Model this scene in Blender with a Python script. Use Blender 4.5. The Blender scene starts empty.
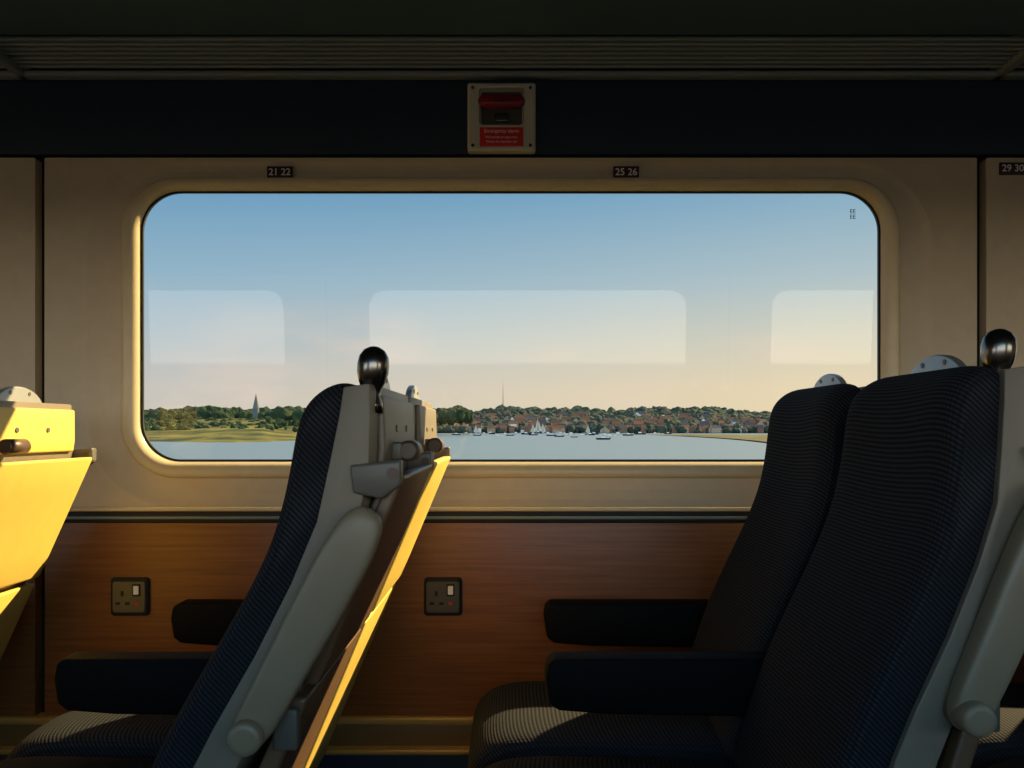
import bpy, bmesh, math, random
from mathutils import Vector, Matrix
import numpy as np
random.seed(7)
S = bpy.context.scene
try:
    S.view_settings.view_transform = 'Standard'
except Exception: pass
COL = S.collection

# ------------------------------------------------------------------ materials
def srgb(r,g,b):
    f=lambda c:(c/255/12.92) if c/255<=0.04045 else ((c/255+0.055)/1.055)**2.4
    return (f(r),f(g),f(b),1)
def mat(name,col,rough=0.6,metal=0.0,noise=0.08,nscale=30,bump=0.0,bscale=200,spec=0.5):
    m=bpy.data.materials.new(name); m.use_nodes=True
    nt=m.node_tree; N=nt.nodes; L=nt.links; b=N['Principled BSDF']
    b.inputs['Roughness'].default_value=rough; b.inputs['Metallic'].default_value=metal
    b.inputs['Specular IOR Level'].default_value=spec
    tc=N.new('ShaderNodeTexCoord'); n=N.new('ShaderNodeTexNoise'); n.inputs['Scale'].default_value=nscale
    n.inputs['Detail'].default_value=4
    L.new(tc.outputs['Object'],n.inputs['Vector'])
    mx=N.new('ShaderNodeMix'); mx.data_type='RGBA'
    mx.inputs[6].default_value=tuple(c*(1-noise) for c in col[:3])+(1,)
    mx.inputs[7].default_value=tuple(min(1,c*(1+noise)) for c in col[:3])+(1,)
    L.new(n.outputs['Fac'],mx.inputs[0]); L.new(mx.outputs[2],b.inputs['Base Color'])
    if bump>0:
        n2=N.new('ShaderNodeTexNoise'); n2.inputs['Scale'].default_value=bscale
        L.new(tc.outputs['Object'],n2.inputs['Vector'])
        bp=N.new('ShaderNodeBump'); bp.inputs['Strength'].default_value=bump; bp.inputs['Distance'].default_value=0.002
        L.new(n2.outputs['Fac'],bp.inputs['Height']); L.new(bp.outputs['Normal'],b.inputs['Normal'])
    return m

M={}
M['cream']=mat('cream_wall_panel',srgb(214,197,170),0.45,bump=0.1,bscale=400)
M['rim']=mat('cream_window_surround',srgb(226,208,172),0.32)
M['band']=mat('charcoal_cove',srgb(18,42,64),0.6,bump=0.15,bscale=300)
M['ceil']=mat('dark_grey_ceiling',srgb(62,86,104),0.6)
M['slat']=mat('rack_slat_grey',srgb(128,142,146),0.4)
M['black']=mat('black_rubber',srgb(12,14,18),0.6)
M['floor']=mat('carpet_floor',srgb(34,36,46),0.95,noise=0.3,nscale=150)
M['shell']=mat('seat_shell_plastic',srgb(120,110,95),0.45,bump=0.08,bscale=500)
M['shell2']=mat('seat_back_panel_plastic',srgb(94,89,82),0.4)
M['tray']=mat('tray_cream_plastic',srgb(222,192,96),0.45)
M['trayshade']=mat('tray_plastic_shaded',srgb(98,74,54),0.4)  # dark copy of the tray plastic, painting in the shade on aisle seats
M['arm']=mat('armrest_black_vinyl',srgb(12,12,14),0.65,bump=0.2,bscale=300,spec=0.12)
M['armup']=mat('armrest_outer_plastic',srgb(130,117,96),0.42)
M['dmetal']=mat('dark_polished_metal',srgb(128,124,120),0.22,metal=1)
M['label']=mat('label_holder_silver',srgb(158,160,160),0.3,metal=0.4)
M['brass']=mat('warm_kick_strip',srgb(200,160,84),0.35,metal=0.2)
M['kick']=mat('kick_plate',srgb(124,100,62),0.4,metal=0.2)
M['alarm']=mat('alarm_box_cream',srgb(204,200,184),0.4)
M['maroon']=mat('maroon_handle',srgb(130,22,38),0.35)
M['red']=mat('red_label',srgb(215,36,44),0.5)
M['plate']=mat('number_plate_maroon',srgb(54,24,38),0.4)
M['white']=mat('white_print',srgb(250,245,240),0.5)
M['socket']=mat('socket_grey_metal',srgb(98,96,88),0.35,metal=0.5)
M['brown']=mat('brown_latch',srgb(84,64,50),0.4)
M['skin']=mat('carriage_outer_skin',srgb(50,55,70),0.5)

def fabric():
    m=mat('navy_ribbed_moquette',srgb(34,40,54),0.95,spec=0.12)
    nt=m.node_tree;N=nt.nodes;L=nt.links;b=N['Principled BSDF']
    tc=N.new('ShaderNodeTexCoord')
    w=N.new('ShaderNodeTexWave'); w.wave_type='BANDS'; w.bands_direction='Z'
    w.inputs['Scale'].default_value=42; w.inputs['Distortion'].default_value=0.5; w.inputs['Detail Scale'].default_value=8
    w2=N.new('ShaderNodeTexWave'); w2.wave_type='BANDS'; w2.bands_direction='Y'
    w2.inputs['Scale'].default_value=60
    mp=N.new('ShaderNodeMath');mp.operation='MULTIPLY'
    sp=N.new('ShaderNodeSeparateXYZ'); L.new(tc.outputs['Object'],sp.inputs[0])
    ad=N.new('ShaderNodeMath');ad.operation='ADD';L.new(sp.outputs[0],ad.inputs[0]);L.new(sp.outputs[2],ad.inputs[1])
    cb=N.new('ShaderNodeCombineXYZ');L.new(sp.outputs[1],cb.inputs[1]);L.new(ad.outputs[0],cb.inputs[2])
    L.new(cb.outputs[0],w.inputs['Vector']);L.new(cb.outputs[0],w2.inputs['Vector'])
    L.new(w.outputs['Fac'],mp.inputs[0])
    mr=N.new('ShaderNodeMapRange');mr.inputs[3].default_value=0.5;mr.inputs[4].default_value=1
    L.new(w2.outputs['Fac'],mr.inputs[0]);L.new(mr.outputs[0],mp.inputs[1])
    mx=N.new('ShaderNodeMix');mx.data_type='RGBA'
    mx.inputs[6].default_value=srgb(20,22,27);mx.inputs[7].default_value=srgb(54,56,62)
    L.new(mp.outputs[0],mx.inputs[0]);L.new(mx.outputs[2],b.inputs['Base Color'])
    bp=N.new('ShaderNodeBump');bp.inputs['Strength'].default_value=0.45;bp.inputs['Distance'].default_value=0.002
    L.new(mp.outputs[0],bp.inputs['Height']);L.new(bp.outputs['Normal'],b.inputs['Normal'])
    return m
M['fabric']=fabric()
def wood():
    m=mat('orange_wood_laminate',srgb(150,88,42),0.38)
    nt=m.node_tree;N=nt.nodes;L=nt.links;b=N['Principled BSDF']
    tc=N.new('ShaderNodeTexCoord');mp=N.new('ShaderNodeMapping');mp.inputs['Scale'].default_value=(1.6,1,55)
    n=N.new('ShaderNodeTexNoise');n.inputs['Scale'].default_value=2.2;n.inputs['Detail'].default_value=8;n.inputs['Roughness'].default_value=0.65
    L.new(tc.outputs['Object'],mp.inputs[0]);L.new(mp.outputs[0],n.inputs['Vector'])
    cr=N.new('ShaderNodeValToRGB');cr.color_ramp.elements[0].position=0.3;cr.color_ramp.elements[1].position=0.75
    cr.color_ramp.elements[0].color=srgb(114,68,34);cr.color_ramp.elements[1].color=srgb(156,98,52)
    L.new(n.outputs['Fac'],cr.inputs[0]);L.new(cr.outputs[0],b.inputs['Base Color'])
    return m
M['wood']=wood()
def glass():
    m=bpy.data.materials.new('window_glass');m.use_nodes=True
    nt=m.node_tree;N=nt.nodes;L=nt.links;N.clear()
    o=N.new('ShaderNodeOutputMaterial');t=N.new('ShaderNodeBsdfTransparent');g=N.new('ShaderNodeBsdfGlossy')
    g.inputs['Roughness'].default_value=0.0
    t.inputs[0].default_value=(0.98,0.98,0.98,1)
    f=N.new('ShaderNodeLayerWeight');f.inputs['Blend'].default_value=0.5
    p=N.new('ShaderNodeMath');p.operation='POWER';p.inputs[1].default_value=5
    a=N.new('ShaderNodeMath');a.operation='MULTIPLY_ADD';a.inputs[1].default_value=0.9;a.inputs[2].default_value=0.034
    mx=N.new('ShaderNodeMixShader');L.new(f.outputs['Facing'],p.inputs[0]);L.new(p.outputs[0],a.inputs[0]);L.new(a.outputs[0],mx.inputs[0])
    L.new(t.outputs[0],mx.inputs[1]);L.new(g.outputs[0],mx.inputs[2]);L.new(mx.outputs[0],o.inputs[0])
    return m
M['glass']=glass()

# ------------------------------------------------------------------ mesh helpers
def obj(name,verts,faces,m,parent=None,smooth=False,loc=(0,0,0),bevel=0,sub=0,auto=True,mats=None,fm=None,seg=3):
    me=bpy.data.meshes.new(name);me.from_pydata([tuple(v) for v in verts],[],faces);me.update()
    bm=bmesh.new();bm.from_mesh(me);bmesh.ops.recalc_face_normals(bm,faces=bm.faces);bm.to_mesh(me);bm.free()
    o=bpy.data.objects.new(name,me);COL.objects.link(o);o.location=loc
    if mats:
        for k in mats: me.materials.append(k)
        for p,i in zip(me.polygons,fm): p.material_index=i
    else: me.materials.append(m)
    if bevel>0:
        b=o.modifiers.new('bevel','BEVEL');b.width=bevel;b.segments=seg;b.limit_method='ANGLE'
    if sub>0:
        s=o.modifiers.new('sub','SUBSURF');s.levels=sub;s.render_levels=sub
    if smooth or bevel>0:
        for p in me.polygons:p.use_smooth=True
    if parent:o.parent=parent
    return o
def empty(name,loc=(0,0,0),parent=None):
    e=bpy.data.objects.new(name,None);COL.objects.link(e);e.location=loc;e.empty_display_size=0.1
    if parent:e.parent=parent
    return e
BF=[(0,1,2,3),(4,7,6,5),(0,4,5,1),(1,5,6,2),(2,6,7,3),(3,7,4,0)]
def box(name,x0,x1,y0,y1,z0,z1,m,parent=None,bevel=0,loc=(0,0,0)):
    v=[(x0,y0,z0),(x1,y0,z0),(x1,y1,z0),(x0,y1,z0),(x0,y0,z1),(x1,y0,z1),(x1,y1,z1),(x0,y1,z1)]
    return obj(name,v,BF,m,parent,bevel=bevel,loc=loc)
def lathe(name,prof,axis,m,parent=None,n=24,loc=(0,0,0)):
    v=[];f=[]
    for r,h in prof:
        for i in range(n):
            a=2*math.pi*i/n;c,s=r*math.cos(a),r*math.sin(a)
            v.append((c,s,h) if axis=='Z' else (c,h,s) if axis=='Y' else (h,c,s))
    for k in range(len(prof)-1):
        for i in range(n):
            j=(i+1)%n;f.append((k*n+i,k*n+j,(k+1)*n+j,(k+1)*n+i))
    f.append(tuple(range(n)));f.append(tuple(range((len(prof)-1)*n,len(prof)*n)))
    o=obj(name,v,f,m,parent,smooth=False,loc=loc)
    for p in o.data.polygons:
        p.use_smooth=len(p.vertices)==4
    return o
def rr(x0,x1,z0,z1,r,y,n=9):
    pts=[]
    for cx,cz,a0 in ((x1-r,z1-r,0),(x0+r,z1-r,90),(x0+r,z0+r,180),(x1-r,z0+r,270)):
        for i in range(n):
            a=math.radians(a0+90*i/(n-1));pts.append((cx+r*math.cos(a),y,cz+r*math.sin(a)))
    return pts
def rings(name,loops,m,parent=None,smooth=True,sub=0,cap=False):
    n=len(loops[0]);v=[p for l in loops for p in l];f=[]
    for k in range(len(loops)-1):
        for i in range(n):
            j=(i+1)%n;f.append((k*n+i,k*n+j,(k+1)*n+j,(k+1)*n+i))
    if cap:f.append(tuple(range((len(loops)-1)*n,len(loops)*n)))
    return obj(name,v,f,m,parent,smooth=smooth,sub=sub)
def text(name,s,size,loc,m,parent=None,rot=(math.pi/2,0,0),off=0.0):
    c=bpy.data.curves.new(name,'FONT');c.body=s;c.size=size;c.align_x='CENTER';c.align_y='CENTER';c.extrude=0.0003;c.offset=off
    o=bpy.data.objects.new(name,c);COL.objects.link(o);o.location=loc;o.rotation_euler=rot
    c.materials.append(m)
    if parent:o.parent=parent
    return o

# ------------------------------------------------------------------ carriage shell
PITCH=2.19; WX=0.865; WZ0,WZ1=0.979,1.608
YB=-2.43           # far side wall (behind the camera)
winno=0
def side(tag,y0,s,xoff):
    global winno
    Y=lambda d:y0+s*d
    wall=empty('wall_'+tag)
    for k in (-1,0,1):
        xc=xoff+k*PITCH
        winno+=1
        w=empty('window_%d'%winno)
        px0,px1=xc-PITCH/2+0.011,xc+PITCH/2-0.011
        def R(a,top,bot,r,d): return rr(xc-WX-a,xc+WX+a,WZ0-bot,WZ1+top,r,Y(d),13)
        rings('window_wall_panel',[rr(px0,px1,0.862,1.683,0.004,Y(0.03),13),rr(px0,px1,0.862,1.683,0.004,Y(0),13),
              R(.117,.067,.107,.20,0),R(.097,.057,.091,.18,.006),R(.072,.045,.069,.155,.011),R(.046,.032,.043,.13,.013),R(.034,.024,.034,.13,.014)],M['cream'],wall,smooth=False)
        rings('surround',[R(.042,.031,.041,.128,.016),R(.0415,.0305,.0405,.1275,.002),R(.039,.029,.038,.125,-.003),R(.033,.024,.032,.120,-.006),
              R(.021,.015,.020,.110,-.005),R(.010,.008,.010,.100,.002),R(.004,.003,.004,.094,.012),R(.001,.001,.001,.091,.022)],M['rim'],w)
        rings('gasket',[R(.003,.003,.003,.093,.017),R(-.002,-.002,-.002,.089,.017),R(-.001,-.001,-.001,.090,.026),R(.02,.02,.02,.10,.05)],M['black'],w,smooth=False)
        # pane, leaning slightly inwards at the top (tumblehome)
        pl=rr(xc-WX-0.005,xc+WX+0.005,WZ0-0.004,WZ1+0.002,0.092,0)
        t=0.041 if s>0 else 0
        pl=[(p[0],Y(0.034-(p[2]-1.29)*t),p[2]) for p in pl]
        obj('pane',pl,[tuple(range(len(pl)))],M['glass'],w)
        rings('outer_skin',[rr(xc-PITCH/2,xc+PITCH/2,-0.1,2.3,0.004,Y(0.06)),
              rr(xc-WX-0.022,xc+WX+0.022,WZ0-0.020,WZ1+0.020,0.10,Y(0.06)),
              rr(xc-WX-0.022,xc+WX+0.022,WZ0-0.020,WZ1+0.020,0.10,Y(0.045))],M['skin'],wall,smooth=False)
        ya,yb=sorted((Y(0.0),Y(0.03)))
        box('wood_dado',px0,px1,ya,yb,0.385,0.835,M['wood'],wall,bevel=0.002)
    X0,X1=-3.28,3.35
    def b(n,d0,d1,z0,z1,m,bev=0.0,par=wall):
        ya,yb=sorted((Y(d0),Y(d1)));return box(n,X0,X1,ya,yb,z0,z1,m,par,bevel=bev)
    b('backing',0.031,0.034,0.0,0.86,M['black'])
    b('joint_backing_upper',0.031,0.034,1.68,2.2,M['black'])
    for k in (-2,-1,0,1):
        xj=xoff+(k+0.5)*PITCH
        ya,yb=sorted((Y(0.028),Y(0.033)))
        box('joint_strip',xj-0.02,xj+0.02,ya,yb,0.3,1.7,M['black'],wall)
    b('cove_band',-0.004,0.03,1.690,1.862,M['band'],0.004)
    b('sill_roll',-0.018,0.03,0.862,0.872,M['rim'],0.004)
    b('dado_painted_shadow',-0.004,0.03,0.834,0.862,M['black'],0.003)  # black bar stands in for the shaded gap under the sill
    b('dado_cap',-0.010,0.03,0.843,0.850,M['slat'],0.003)
    b('kick_strip',-0.012,0.03,0.368,0.385,M['brass'],0.004)
    b('kick_plate',-0.006,0.03,0.315,0.368,M['kick'],0.003)
    b('heater_lip',-0.030,0.03,0.305,0.318,M['brass'],0.004)
    b('heater_cover',-0.025,0.03,0.16,0.31,M['band'],0.006)
    b('lower_skirt',-0.004,0.03,0.0,0.36,M['band'])
    r=empty('luggage_rack')
    b('rear_trim',-0.030,0.0,1.862,1.874,M['slat'],0.004,r)
    for i in range(7):
        d=-0.045-i*0.0185
        b('slat',d-0.005,d+0.005,1.872+i*0.0012,1.880+i*0.0012,M['slat'],0.002,r)
    b('slat_backing',-0.185,-0.02,1.93,1.94,M['black'],0,r)
    b('front_panel',-0.50,-0.175,1.880,1.905,M['ceil'],0.006,r)
    b('front_lip',-0.53,-0.49,1.875,1.95,M['ceil'],0.012,r)
    for k in (-2,-1,0,1):
        xj=xoff+(k+0.5)*PITCH+(0.03 if k>=0 else -0.03)
        ya,yb=sorted((Y(-0.49),Y(0.0)))
        box('bracket',xj-0.012,xj+0.012,ya,yb,1.862,1.93,M['slat'],r,bevel=0.004)
    return wall
side('window_side',0.0,1,-0.003)
side('far_side',YB,-1,0.086)
box('floor',-3.3,3.35,YB-0.07,0.07,-0.06,0.0,M['floor'])
box('ceiling',-3.3,3.35,YB-0.07,0.07,2.2,2.25,M['ceil'])
box('wall_left',-3.34,-3.285,YB-0.07,0.07,0.0,2.2,M['cream'])
box('wall_right',3.355,3.41,YB-0.07,0.07,0.0,2.2,M['cream'])
e=empty('window_maker_mark',(0.800,0.018,1.556))
text('mark_a','EE',0.014,(0,0,0.007),M['plate'],e);text('mark_b','EE',0.014,(0,0,-0.006),M['plate'],e)

# number plates
for s_,x,z in (('21 22',-0.539,1.648),('25 26',0.265,1.648),('29 30',1.162,1.657)):
    e=empty('seat_number_plate',(x,0,z))
    box('plate',-0.030,0.030,-0.004,0.001,-0.0145,0.0145,M['plate'],e,bevel=0.002)
    text('digits',s_,0.0225,(0,-0.0048,0),M['white'],e,off=0.0003)
# emergency alarm
e=empty('emergency_alarm',(-0.024,-0.004,1.768))
def ubox(n,cx,cz,w,h,y0,y1,m,bev=0.002): return box(n,cx-w/2,cx+w/2,y0,y1,cz-h/2,cz+h/2,m,e,bevel=bev)
rings('case',[rr(-0.078,0.078,-0.078,0.078,0.006,0),rr(-0.078,0.078,-0.078,0.078,0.006,-0.020),
      rr(-0.073,0.073,-0.073,0.073,0.006,-0.024),rr(-0.052,0.052,-0.020,0.066,0.008,-0.024),
      rr(-0.048,0.048,-0.016,0.062,0.006,-0.012)],M['alarm'],e,smooth=False,cap=True)
obj('recess',rr(-0.047,0.047,-0.015,0.061,0.006,-0.0125),[tuple(range(36))],M['socket'],e)
rings('pull_handle',[rr(-0.040,0.040,0.022,0.046,0.0119,-0.012),rr(-0.054,0.054,0.019,0.049,0.0149,-0.026),
      rr(-0.052,0.052,0.021,0.047,0.0129,-0.031)],M['maroon'],e,cap=True)
text('handle_text','ALARM',0.012,(0,-0.0315,0.034),M['plate'],e)
ubox('catch',0.0,0.0,0.03,0.02,-0.022,-0.012,M['dmetal'])
ubox('red_sign',0.0,-0.047,0.100,0.044,-0.0255,-0.024,M['red'],0.001)
text('sign_title','Emergency alarm',0.0115,(0,-0.026,-0.034),M['white'],e)
text('sign_text','Pull handle to stop train',0.0075,(0,-0.026,-0.048),M['white'],e)
text('sign_text_small','Penalty for improper use',0.007,(0,-0.026,-0.058),M['white'],e)
for a in (-0.066,0.066):
    for c in (-0.066,0.066):
        lathe('screw',[(0.004,-0.0235),(0.0035,-0.0262)],'Y',M['dmetal'],e,n=10,loc=(a,0,c))
# sockets
for x in (-0.886,-0.160):
    e=empty('power_socket',(x,0,0.664))
    rings('bezel',[rr(-0.044,0.044,-0.044,0.044,0.008,0),rr(-0.044,0.044,-0.044,0.044,0.008,-0.006),rr(-0.040,0.040,-0.040,0.040,0.006,-0.009)],M['black'],e,cap=True,smooth=False)
    rings('faceplate',[rr(-0.038,0.038,-0.036,0.036,0.006,-0.008),rr(-0.037,0.037,-0.035,0.035,0.006,-0.011)],M['socket'],e,cap=True,smooth=False)
    box('switch',0.012,0.024,-0.015,-0.010,0.006,0.026,M['white'],e,bevel=0.001)
    box('switch_surround',0.009,0.027,-0.0125,-0.010,0.002,0.030,M['black'],e)
    box('earth_pin_hole',-0.018,-0.012,-0.0122,-0.0108,0.002,0.014,M['black'],e)
    box('live_hole',-0.008,0.002,-0.0122,-0.0108,-0.018,-0.012,M['black'],e)
    box('neutral_hole',-0.030,-0.020,-0.0122,-0.0108,-0.018,-0.012,M['black'],e)
    box('indicator',0.014,0.022,-0.0122,-0.0108,-0.018,-0.012,M['red'],e)

# ------------------------------------------------------------------ seats
zF=[.45,.53,.6275,.70,.775,.8375,.90,.95,1.0,1.05,1.081,1.1025,1.111]
xF=[-.30,-.272,-.2315,-.194,-.15,-.113,-.0815,-.0665,-.0565,-.050,-.040,-.017,.006]
zB=[.30,.42,.53,.6275,.6875,.775,.8625,.9375,1.0,1.0625,1.106,1.12]
xB=[-.30,-.25,-.21,-.169,-.138,-.088,-.044,-.013,0,.012,.0185,.02]
zR=[.30,.42,.53,.6275,.6875,.775,.8625,.95,1.025,1.106,1.12]
xR=[-.245,-.195,-.155,-.113,-.083,-.035,.01,.045,.055,.052,.05]
Fx=lambda z:float(np.interp(z,zF,xF));Bx=lambda z:float(np.interp(z,zB,xB));Rx=lambda z:float(np.interp(z,zR,xR))
Tx=lambda z:0.0935+(z-0.997)*0.42
def loft(loops):
    n=len(loops[0]);v=[p for l in loops for p in l];f=[]
    for a in range(len(loops)-1):
        for i in range(n):
            j=(i+1)%n;f.append((a*n+i,a*n+j,(a+1)*n+j,(a+1)*n+i))
    f.append(tuple(range(n)));f.append(tuple(range((len(loops)-1)*n,len(loops)*n)))
    return v,f
def seat(X0,yc,k,aisle,dz=0.0):
    s=empty('train_seat',(X0,yc,0))
    lean=lambda x,z:x+k*(max(z,0.45)-1.0)
    W=0.180
    tp=lambda z:1-.15*max(0,(z-.93))/.17
    sg=lambda z,y:(tp(z) if y>0 else tp(z)*.3+.7)
    TR=M['trayshade'] if aisle else M['tray']
    # --- backrest pad
    loops=[]
    for y,w,dr in ((-W,.55,.018),(-W+.004,.78,.010),(-W+.018,.97,.003),(-.13,1.03,0),(-.07,.92,0),(0,.88,0),(.07,.92,0),(.13,1.03,0),(W-.018,.97,.006),(W-.004,.78,.018),(W,.55,.030)):
        lp=[]
        for z,x in zip(zF,xF):
            b=Bx(z)-0.004
            xx=b+(x-b)*w
            zz=z-(dr*(z-1.0)/.1 if z>1 else 0)
            lp.append((lean(xx,zz),y*sg(z,y),zz+dz))
        for z in (1.106,1.0625,1.0,.9375,.8625,.775,.6875,.6275,.53,.45):
            zz=z-(dr*(z-1.0)/.1 if z>1 else 0)
            lp.append((lean(Bx(z)+0.004,zz),y*sg(z,y),zz+dz))
        loops.append(lp)
    v,f=loft(loops)
    obj('backrest',v,f,M['fabric'],s,smooth=True,sub=2)
    # --- shell
    loops=[];zs=[.34,.42,.53,.6275,.6875,.775,.8625,.9375,1.0,1.0625,1.100]
    for y in (-W-.008,-W-.006,-W+.002,-W+.012,0,W-.012,W-.002,W+.006,W+.008):
        e=abs(y)>W-.011
        lp=[]
        for z in zs: lp.append((lean(Bx(z)+(-.001 if e else .001),z),y*sg(z,y),z+dz))
        for z in reversed(zs):
            r=Rx(z); r=r-(.012 if abs(y)>W+.007 else .004 if e else 0)
            lp.append((lean(r,z),y*sg(z,y),z+dz+(.004 if z>1.09 else 0)))
        loops.append(lp)
    v,f=loft(loops)
    obj('back_shell',v,f,M['shell'],s,smooth=False,bevel=0.004)
    def slab(name,z0,z1,o0,o1,hw,m,fn,nz=5,bev=0.004):
        zz=[z0+(z1-z0)*i/(nz-1) for i in range(nz)]
        v=[]
        for y in (-hw,hw):
            for z in zz:v.append((lean(fn(z)+o0,z),y,z+dz))
            for z in reversed(zz):v.append((lean(fn(z)+o1,z),y,z+dz))
        n=2*nz;f=[(i,(i+1)%n,n+(i+1)%n,n+i) for i in range(n)]+[tuple(range(n)),tuple(range(n,2*n))]
        return obj(name,v,f,m,s,bevel=bev)
    slab('head_rear_panel',1.005,1.092,-.002,.008,W-.03,M['tray'] if X0<-.9 else M['shell'],Rx)  # leftmost row takes the tray yellow to paint in sunlight on the headrest
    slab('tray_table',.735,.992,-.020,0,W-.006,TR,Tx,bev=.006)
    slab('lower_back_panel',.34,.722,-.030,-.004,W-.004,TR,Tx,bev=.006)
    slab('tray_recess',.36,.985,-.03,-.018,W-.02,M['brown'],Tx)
    for y in (-.05,.05):
        lathe('coat_hook_hole',[(.005,.058),(.005,.064)],'X',M['shell2'],s,n=14,loc=(lean(0,1.05),y,1.05+dz))
    for y in (-W-.012,W-.01):
        v=[(lean(.026,1.0),y,1.006+dz),(lean(.088,1.0),y,1.012+dz),(lean(.088,1.0),y,.982+dz),(lean(.064,.97),y,.965+dz),(lean(.03,.965),y,.972+dz)]
        v+=[(a,b+.022,c) for a,b,c in v]
        f=[tuple(range(5)),tuple(range(5,10))]+[(i,(i+1)%5,5+(i+1)%5,5+i) for i in range(5)]
        obj('tray_bracket',v,f,M['shell2'],s,bevel=.004)
        lathe('bracket_pin',[(.007,-.004),(.007,.026)],'Y',M['brown'],s,n=14,loc=(lean(.078,1.0),y,.996+dz))
    lathe('tray_latch_knob',[(.010,-.105),(.014,-.103),(.014,-.050),(.010,-.048)],'Y',M['brown'],s,n=24,loc=(lean(.082,1.02),.02 if aisle else -.01,1.020+dz))
    box('latch_plate',lean(.05,1.03),lean(.075,1.03),-.085,-.06,1.008+dz,1.032+dz,M['shell2'],s,bevel=.003)
    # label holder (half disc on the head-rest top)
    v=[];nn=18;xx=lean(.03,1.1)
    for x_ in (xx-.006,xx+.006):
        for i in range(nn):
            a=math.pi*i/(nn-1);v.append((x_,.08*math.cos(a),1.088+dz+.046*math.sin(a)))
    f=[tuple(range(nn)),tuple(range(nn,2*nn))]+[(i,(i+1)%nn,nn+(i+1)%nn,nn+i) for i in range(nn)]
    obj('label_holder',v,f,M['label'],s,bevel=.003)
    for y in (-.03,0.03):
        lathe('label_hole',[(.004,-.0072),(.004,.0072)],'X',M['shell2'],s,n=12,loc=(xx,y,1.121+dz))
    if aisle:
        g=lathe('grab_handle',[(.017,0),(.0160,.012),(.0120,.022),(.0120,.028),(.0165,.038),(.0195,.050),(.0198,.060),(.0182,.070),(.013,.078),(.006,.082),(.001,.083)],'Z',M['dmetal'],s,n=28,loc=(lean(.040,1.1)-(.018 if k<-.05 else -.003),-W+.030,1.070+dz))
        for p in g.data.polygons:p.use_smooth=True
        g.rotation_euler=(0,0.08,0)
    # seat cushion
    xs=[-.672,-.668,-.64,-.58,-.45,-.32,-.22,-.19]
    top=[.455,.480,.513,.528,.524,.520,.518,.50];bot=[.44,.42,.405,.40,.40,.40,.40,.40]
    hw=[.145,.158,.168,.172,.173,.173,.172,.165]
    loops=[]
    for x,t,b,h in zip(xs,top,bot,hw):
        loops.append([(x,-h,b+.01),(x,-h-.003,(t+b)/2),(x,-h+.003,t-.016),(x,-h+.02,t-.003),(x,-h*.5,t+.003),(x,0,t),(x,h*.5,t+.003),(x,h-.02,t-.003),(x,h-.003,t-.016),(x,h+.003,(t+b)/2),(x,h,b+.01),(x,h-.02,b),(x,0,b),(x,-h+.02,b)])
    v,f=loft(loops)
    obj('seat_cushion',v,f,M['fabric'],s,smooth=True,sub=2)
    box('seat_pan',-.64,-.22,-.165,.165,.355,.402,M['arm'],s,bevel=.01)
    v=[(-.52,-.10,.36),(-.28,-.10,.36),(-.28,.10,.36),(-.52,.10,.36),(-.56,-.06,0.0),(-.30,-.06,0.0),(-.30,.06,0.0),(-.56,.06,0.0)]
    obj('pedestal',v,BF,M['shell2'],s,bevel=.01)
    def arm(name,y0,y1,xa=-.535,xb=-.15):
        v=[];prof=[(xb,.575),(xa+.10,.580),(xa+.02,.586),(xa+.004,.598),(xa-.002,.64),(xa+.002,.664),(xa+.012,.672),(xb,.672)]
        for y in (y0,y1):
            for x,z in prof:v.append((x,y,z))
        n=len(prof);f=[tuple(range(n)),tuple(range(n,2*n))]+[(i,(i+1)%n,n+(i+1)%n,n+i) for i in range(n)]
        obj(name,v,f,M['arm'],s,bevel=.006)
    if aisle:
        arm('centre_armrest',W-.011,W+.041)
        p0=Vector((lean(-.087,.69),0,.692+dz));p1=Vector((lean(.055,.955),0,.955+dz))
        d=(p1-p0).normalized();nrm=Vector((-d.z,0,d.x))
        prof=[(0,.025),(.06,.026),(.16,.030),(.24,.031),(.28,.026),(.30,.014)]
        pts=[(-.024,.012)]+[(a,b) for a,b in prof]
        ring=[p0+d*a+nrm*b for a,b in pts]+[p0+d*a-nrm*b for a,b in reversed(pts)]
        n=len(ring);cen=sum(ring,Vector())/n
        loops=[]
        for y,sc in ((-W-.008,.9),(-W-.013,1.0),(-W-.034,1.0),(-W-.042,.86)):
            loops.append([((p-cen)*sc+cen+Vector((0,y,0))) for p in ring])
        v,f=loft(loops)
        obj('raised_aisle_armrest',v,f,M['armup'],s,smooth=True,sub=2)
        lathe('armrest_pivot',[(.020,0),(.020,-.050),(.018,-.054),(.012,-.055)],'Y',M['armup'],s,n=28,loc=(p0.x,-W,p0.z))
        box('pivot_bracket',p0.x+.02,p0.x+.05,-W-.01,-W+.01,p0.z-.03,p0.z+.02,M['shell2'],s,bevel=.004)
    else:
        arm('wall_armrest',W+.018,W+.075,xa=-.52)
    return s
for X0,k,dz in ((-.986,.03,0),(-.221,0.0,.002),(.592,-.105,.024),(1.41,-.10,.024)):
    seat(X0,-.71,k,True,dz)
    seat(X0,-.32,k,False,dz)

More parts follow.
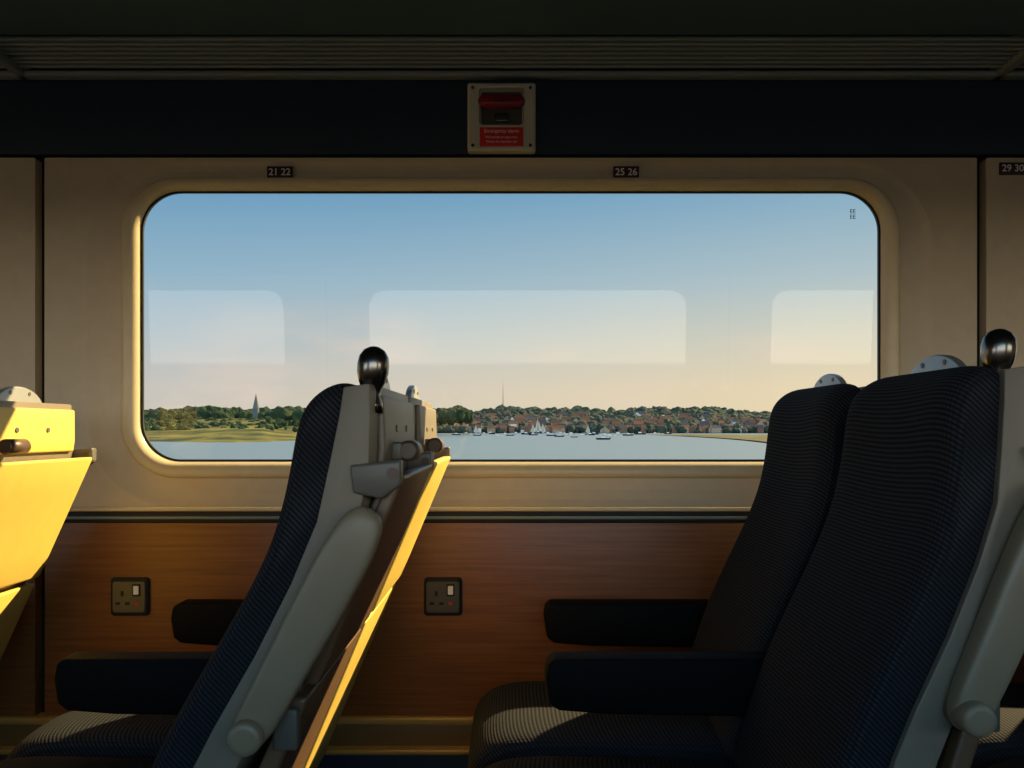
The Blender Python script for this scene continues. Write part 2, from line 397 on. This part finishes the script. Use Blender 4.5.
# ------------------------------------------------------------------ outside
def P(px,L):return (px-512)/800*L
CY=-1.86
ZW=-2.95
def simple(name,c,rough=0.9,noise=0.2,ns=0.02):return mat(name,c,rough,noise=noise,nscale=ns,spec=0.1)
def patchy(name,c1,c2,sc,p0=.38,p1=.62):
    m=simple(name,c1);nt=m.node_tree;N=nt.nodes;L=nt.links;b=N['Principled BSDF']
    tc=N.new('ShaderNodeTexCoord');mp=N.new('ShaderNodeMapping');mp.inputs['Scale'].default_value=sc
    n=N.new('ShaderNodeTexNoise');n.inputs['Scale'].default_value=1;n.inputs['Detail'].default_value=7;n.inputs['Roughness'].default_value=.7
    cr=N.new('ShaderNodeValToRGB');cr.color_ramp.elements[0].position=p0;cr.color_ramp.elements[1].position=p1
    cr.color_ramp.elements[0].color=c1;cr.color_ramp.elements[1].color=c2
    L.new(tc.outputs['Object'],mp.inputs[0]);L.new(mp.outputs[0],n.inputs['Vector']);L.new(n.outputs['Fac'],cr.inputs[0]);L.new(cr.outputs[0],b.inputs['Base Color'])
    return m
mg=patchy('marsh_grass',srgb(42,50,26),srgb(98,92,46),(.03,.02,.05),.42,.60)
ms=patchy('spit_grass',srgb(52,58,34),srgb(94,88,58),(.03,.02,.05))
mh=simple('hill_grass',srgb(40,48,26))
mtk=simple('embankment_ballast',srgb(95,92,90))
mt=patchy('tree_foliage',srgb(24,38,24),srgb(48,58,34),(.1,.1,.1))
mt2=patchy('tree_foliage_hazed',srgb(38,50,42),srgb(60,64,50),(.05,.05,.05))  # paler, bluer foliage: distance haze put into the colour
mwall1=simple('brick_wall',srgb(104,76,60));mwall2=simple('render_wall',srgb(138,118,96))
mroof=simple('terracotta_roof',srgb(102,70,52));mroof2=simple('slate_roof',srgb(68,64,64));mwh=simple('white_paint',srgb(188,182,172))
mdk=simple('dark_timber',srgb(60,55,50))
def water():
    m=mat('estuary_water',srgb(84,100,110),0.3,noise=0.08,nscale=0.01,spec=0.45)
    nt=m.node_tree;N=nt.nodes;L=nt.links;b=N['Principled BSDF']
    tc=N.new('ShaderNodeTexCoord');mp=N.new('ShaderNodeMapping');mp.inputs['Scale'].default_value=(0.12,0.5,1)
    n=N.new('ShaderNodeTexNoise');n.inputs['Scale'].default_value=1.0;n.inputs['Detail'].default_value=5
    L.new(tc.outputs['Object'],mp.inputs[0]);L.new(mp.outputs[0],n.inputs['Vector'])
    bp=N.new('ShaderNodeBump');bp.inputs['Strength'].default_value=0.6;bp.inputs['Distance'].default_value=0.5
    L.new(n.outputs['Fac'],bp.inputs['Height']);L.new(bp.outputs['Normal'],b.inputs['Normal'])
    return m
obj('estuary_water',[(-4000,8,ZW),(4000,8,ZW),(4000,6000,ZW),(-4000,6000,ZW)],[(0,1,2,3)],water())
obj('track_embankment_ground',[(-200,.3,-1.2),(200,.3,-1.2),(200,4,-1.3),(-200,4,-1.3),(200,10,ZW-.2),(-200,10,ZW-.2)],[(0,1,2,3),(3,2,4,5)],mh)
obj('far_track_side_ground',[(-900,-2.8,-1.2),(900,-2.8,-1.2),(900,-2000,-1.2),(-900,-2000,-1.2)],[(0,1,2,3)],mtk)
def grid(name,fn,nu,nv,m):
    v=[fn(i/(nu-1),j/(nv-1)) for j in range(nv) for i in range(nu)]
    f=[(j*nu+i,j*nu+i+1,(j+1)*nu+i+1,(j+1)*nu+i) for j in range(nv-1) for i in range(nu-1)]
    return obj(name,v,f,m,smooth=True)
def marsh(u,v):
    px=-150+u*(460);L=255+v*400
    L+=8*math.sin(px*.05)+3*math.sin(px*.21)
    z=ZW-.3+13.6*v**1.1*(1+.05*math.sin(px*.03))
    if u>.90: z-= (u-.90)*16*(.3+4*v)
    return (P(px,L),CY+L,z)
grid('salt_marsh',marsh,80,16,mg)
def hillz(px,L):
    t=max(0,min(1,(L-1000)/300));
    return ZW+0.6+ t*(26+2.5*math.sin(px*.013)+2*math.sin(px*.037+1)+2*math.sin(px*.09))
grid('far_hillside',lambda u,v:(P(-200+u*1500,985+v*400),CY+985+v*400,hillz(-200+u*1500,985+v*400)-(1.2 if v==0 else 0)),120,12,mh)
def spit(u,v):
    px=640+u*460
    near=720-(720-235)*min(1,u/.28)**.7; L=near+(730-near)*v
    return (P(px,L),CY+L,ZW-.1+.9*math.sin(math.pi*min(1,v*1.0+.12))**.6*min(1,u*8+.15))
grid('tidal_spit',spit,50,10,ms)
bmI=bmesh.new();bmesh.ops.create_icosphere(bmI,subdivisions=2,radius=1)
iv=[v.co.copy() for v in bmI.verts];ifc=[tuple(v.index for v in f.verts) for f in bmI.faces];bmI.free()
def trees(name,items,m):
    V=[];F=[]
    for x,y,z,r in items:
        o=len(V);sx=random.uniform(.9,1.5);sz=random.uniform(.8,1.35)
        for c in iv:
            q=1+random.uniform(-.22,.22);V.append((x+c.x*r*sx*q,y+c.y*r*q,z+c.z*r*sz*q))
        F+=[tuple(a+o for a in f) for f in ifc]
    return obj(name,V,F,m)
it=[]
for i in range(620):
    px=random.uniform(60,470);L=random.uniform(630,740)
    it.append((P(px,L),CY+L,10.5+(L-640)*.045+random.uniform(0,3)*(.5+.5*math.sin(px*.07)),random.uniform(3,6)))
for i in range(260):
    px=random.uniform(60,300);L=random.uniform(400,630)
    it.append((P(px,L),CY+L,ZW+13.6*((L-255)/400)**1.1-.3,random.uniform(.8,2.4)))
trees('marsh_edge_woodland',it,mt)
it=[]
for i in range(2500):
    px=random.uniform(330,1050);L=random.uniform(1010,1330)
    it.append((P(px,L),CY+L,hillz(px,L)+4,random.uniform(4,8.5)))
for i in range(520):
    px=random.uniform(430,900);L=random.uniform(968,1005)
    it.append((P(px,L),CY+L,ZW+random.uniform(2,6),random.uniform(2,4.5)))
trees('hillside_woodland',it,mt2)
# town
V=[];F=[];FM=[]
def house(x,y,z,w,d,h,rh,wm,rm):
    o=len(V)
    V.extend([(x-w/2,y-d/2,z),(x+w/2,y-d/2,z),(x+w/2,y+d/2,z),(x-w/2,y+d/2,z),(x-w/2,y-d/2,z+h),(x+w/2,y-d/2,z+h),(x+w/2,y+d/2,z+h),(x-w/2,y+d/2,z+h),(x-w/2,y,z+h+rh),(x+w/2,y,z+h+rh)])
    for f,k in (((0,1,5,4),wm),((1,2,6,5),wm),((2,3,7,6),wm),((3,0,4,7),wm),((4,5,9,8),rm),((6,7,8,9),rm),((5,6,9),wm),((7,4,8),wm)):
        F.append(tuple(a+o for a in f));FM.append(k)
def gable(x,y,z,w,d,h,rh,wm,rm): # gable end toward the water
    o=len(V)
    V.extend([(x-w/2,y-d/2,z),(x+w/2,y-d/2,z),(x+w/2,y+d/2,z),(x-w/2,y+d/2,z),(x-w/2,y-d/2,z+h),(x+w/2,y-d/2,z+h),(x+w/2,y+d/2,z+h),(x-w/2,y+d/2,z+h),(x,y-d/2,z+h+rh),(x,y+d/2,z+h+rh)])
    for f,k in (((0,1,5,4),wm),((1,2,6,5),wm),((2,3,7,6),wm),((3,0,4,7),wm),((4,8,9,7),rm),((5,6,9,8),rm),((4,5,8),wm),((6,7,9),wm)):
        F.append(tuple(a+o for a in f));FM.append(k)
for i in range(400):
    px=random.uniform(450,770) if i<330 else random.uniform(640,1000)
    L=random.choice([random.uniform(975,1010),random.uniform(1000,1180),random.uniform(1000,1180)]);z=hillz(px,L)+ (4 if L>1010 else 0)
    random.choice([house,house,gable])(P(px,L),CY+L-8,z,random.uniform(5,13),8,random.uniform(3,6),random.uniform(3,5),random.choice([0,0,0,1,1,1,1,4]),random.choice([2,2,2,3]))
obj('waterfront_town',V,F,None,mats=[mwall1,mwall2,mroof,mroof2,mwh],fm=FM)
L=1300;obj('radio_mast',[(P(503,L)-.9,CY+L,20),(P(503,L)+.9,CY+L,20),(P(503,L),CY+L+1,20),(P(503,L),CY+L,85)],[(0,1,3),(1,2,3),(2,0,3),(0,1,2)],mdk)
L=630;cx=P(256,L);cy=CY+L;z0=9
V=[(cx-2,cy-2,z0),(cx+2,cy-2,z0),(cx+2,cy+2,z0),(cx-2,cy+2,z0),(cx-2,cy-2,z0+9),(cx+2,cy-2,z0+9),(cx+2,cy+2,z0+9),(cx-2,cy+2,z0+9),(cx,cy,z0+21)]
obj('church_spire',V,[(0,1,5,4),(1,2,6,5),(2,3,7,6),(3,0,4,7),(4,5,8),(5,6,8),(6,7,8),(7,4,8)],simple('spire_stone',srgb(80,85,82)))
# boats
V=[];F=[];FM=[]
def boat(px,L,s,c,sail=False):
    x,y=P(px,L),CY+L;o=len(V);z=ZW
    V.extend([(x-.5*s,y-.12*s,z+.13*s),(x+.4*s,y-.13*s,z+.13*s),(x+.58*s,y,z+.17*s),(x+.4*s,y+.13*s,z+.13*s),(x-.5*s,y+.12*s,z+.13*s),
              (x-.42*s,y-.07*s,z-.05),(x+.35*s,y-.07*s,z-.05),(x+.45*s,y,z-.05),(x+.35*s,y+.07*s,z-.05),(x-.42*s,y+.07*s,z-.05)])
    for i in range(5):F.append((o+i,o+(i+1)%5,o+5+(i+1)%5,o+5+i));FM.append(c)
    F.append(tuple(range(o,o+5)));FM.append(0)
    o=len(V);q=.16*s
    V.extend([(x-q,y-.08*s,z+.12*s),(x+q,y-.08*s,z+.12*s),(x+q,y+.08*s,z+.12*s),(x-q,y+.08*s,z+.12*s),(x-q*.8,y-.06*s,z+.24*s),(x+q*.6,y-.06*s,z+.24*s),(x+q*.6,y+.06*s,z+.24*s),(x-q*.8,y+.06*s,z+.24*s)])
    for f in BF:F.append(tuple(a+o for a in f));FM.append(0)
    o=len(V);r=.02*s;mh_=1.0*s if not sail else 1.5*s
    V.extend([(x-r,y-r,z+.1*s),(x+r,y-r,z+.1*s),(x,y+r,z+.1*s),(x,y,z+mh_)])
    for f in ((0,1,3),(1,2,3),(2,0,3)):F.append(tuple(a+o for a in f));FM.append(1)
    if sail:
        o=len(V)
        V.extend([(x-.03*s,y-.02*s,z+.25*s),(x-.42*s,y-.10*s,z+.28*s),(x-.03*s,y-.02*s,z+mh_*.98),(x-.2*s,y-.14*s,z+.7*s),
                  (x+.03*s,y-.02*s,z+.25*s),(x+.4*s,y-.06*s,z+.22*s),(x+.03*s,y-.02*s,z+mh_*.85)])
        F.extend([(o,o+1,o+3),(o,o+3,o+2),(o+4,o+5,o+6)]);FM.extend([2,2,2])
for px,L,s,c in ((456,640,7,1),(466,700,9,0),(477,560,6,1),(484,680,8,0),(490,760,10,1),(505,640,7,0),(510,560,6,1),(516,760,9,0),(526,700,9,1),(533,600,7,1),(551,540,7,1),(559,470,6,1),(566,560,7,0),(571,640,9,0),(582,500,7,0),(590,600,8,1),(603,330,6,1),(604,520,8,0),(618,640,10,0),(628,560,8,1),(560,800,10,0),(640,700,10,1),(655,760,8,0),(548,700,9,0),(498,480,5,0),(610,450,6,0),(574,430,4,1),(594,700,9,1),(668,780,8,1)):
    boat(px,L,s,c)
for px,L,s in ((533,900,8),(538,920,12),(543,900,8.5),(588,930,7),(476,930,7)): boat(px,L,s,1,True)
obj('moored_boats',V,F,None,mats=[mwh,simple('dark_hull',srgb(40,45,58)),simple('sailcloth',srgb(176,164,144))],fm=FM)

# ------------------------------------------------------------------ world
w=bpy.data.worlds.new('evening_sky');S.world=w;w.use_nodes=True
nt=w.node_tree;N=nt.nodes;L=nt.links;N.clear()
out=N.new('ShaderNodeOutputWorld');bg=N.new('ShaderNodeBackground');L.new(bg.outputs[0],out.inputs[0])
tc=N.new('ShaderNodeTexCoord');sp=N.new('ShaderNodeSeparateXYZ');L.new(tc.outputs['Generated'],sp.inputs[0])
def ramp(els):
    r=N.new('ShaderNodeValToRGB');c=r.color_ramp
    c.elements[0].position=els[0][0];c.elements[0].color=els[0][1];c.elements[1].position=els[-1][0];c.elements[1].color=els[-1][1]
    for p,q in els[1:-1]:
        e=c.elements.new(p);e.color=q
    return r
cold=ramp([(0,srgb(120,120,120)),(0.002,srgb(210,202,188)),(.05,srgb(204,200,192)),(.11,srgb(180,194,200)),(.18,srgb(150,184,204)),(.28,srgb(106,158,194)),(.5,srgb(112,150,185)),(1,srgb(100,135,175))])
warm=ramp([(0,srgb(120,120,120)),(0.002,srgb(238,220,180)),(.05,srgb(236,218,182)),(.11,srgb(214,212,194)),(.18,srgb(178,198,204)),(.28,srgb(132,174,200)),(.5,srgb(124,160,188)),(1,srgb(105,140,180))])
L.new(sp.outputs[2],cold.inputs[0]);L.new(sp.outputs[2],warm.inputs[0])
mr=N.new('ShaderNodeMapRange');mr.inputs[1].default_value=-0.4;mr.inputs[2].default_value=0.35
L.new(sp.outputs[0],mr.inputs[0])
mx=N.new('ShaderNodeMix');mx.data_type='RGBA';L.new(mr.outputs[0],mx.inputs[0]);L.new(cold.outputs[0],mx.inputs[6]);L.new(warm.outputs[0],mx.inputs[7])
mp=N.new('ShaderNodeMapping');mp.inputs['Scale'].default_value=(3.5,3.5,14);n=N.new('ShaderNodeTexNoise');n.inputs['Scale'].default_value=1.6;n.inputs['Detail'].default_value=6
L.new(tc.outputs['Generated'],mp.inputs[0]);L.new(mp.outputs[0],n.inputs['Vector'])
m1=N.new('ShaderNodeMapRange');m1.inputs[1].default_value=.5;m1.inputs[2].default_value=.72;m1.inputs[4].default_value=.4;L.new(n.outputs['Fac'],m1.inputs[0])
m2=N.new('ShaderNodeMapRange');m2.inputs[1].default_value=.17;m2.inputs[2].default_value=.09;L.new(sp.outputs[2],m2.inputs[0])
mm=N.new('ShaderNodeMath');mm.operation='MULTIPLY';L.new(m1.outputs[0],mm.inputs[0]);L.new(m2.outputs[0],mm.inputs[1])
mc=N.new('ShaderNodeMix');mc.data_type='RGBA';L.new(mm.outputs[0],mc.inputs[0]);L.new(mx.outputs[2],mc.inputs[6]);mc.inputs[7].default_value=srgb(236,214,196)
L.new(mc.outputs[2],bg.inputs[0])
# the sky on the other side of the train (behind the viewer) is boosted to light the interior
st=N.new('ShaderNodeMapRange');st.inputs[1].default_value=.1;st.inputs[2].default_value=-.3;st.inputs[3].default_value=1.0;st.inputs[4].default_value=5.0
L.new(sp.outputs[1],st.inputs[0]);L.new(st.outputs[0],bg.inputs[1])

sd=bpy.data.lights.new('evening_sun','SUN');sd.energy=15.0;sd.color=(1,.74,.34);sd.angle=math.radians(.6)
so=bpy.data.objects.new('evening_sun',sd);COL.objects.link(so)
so.rotation_euler=Vector((1.5,1,1.25)).to_track_quat('Z','Y').to_euler();so.location=(3,3,6)

cam=bpy.data.cameras.new('camera');co=bpy.data.objects.new('camera',cam);COL.objects.link(co)
co.location=(0,CY,1.05);co.rotation_euler=(math.pi/2,0,0)
cam.sensor_width=36;cam.lens=800/1024*36;cam.shift_y=46/1024;cam.clip_start=.02;cam.clip_end=20000
S.camera=co
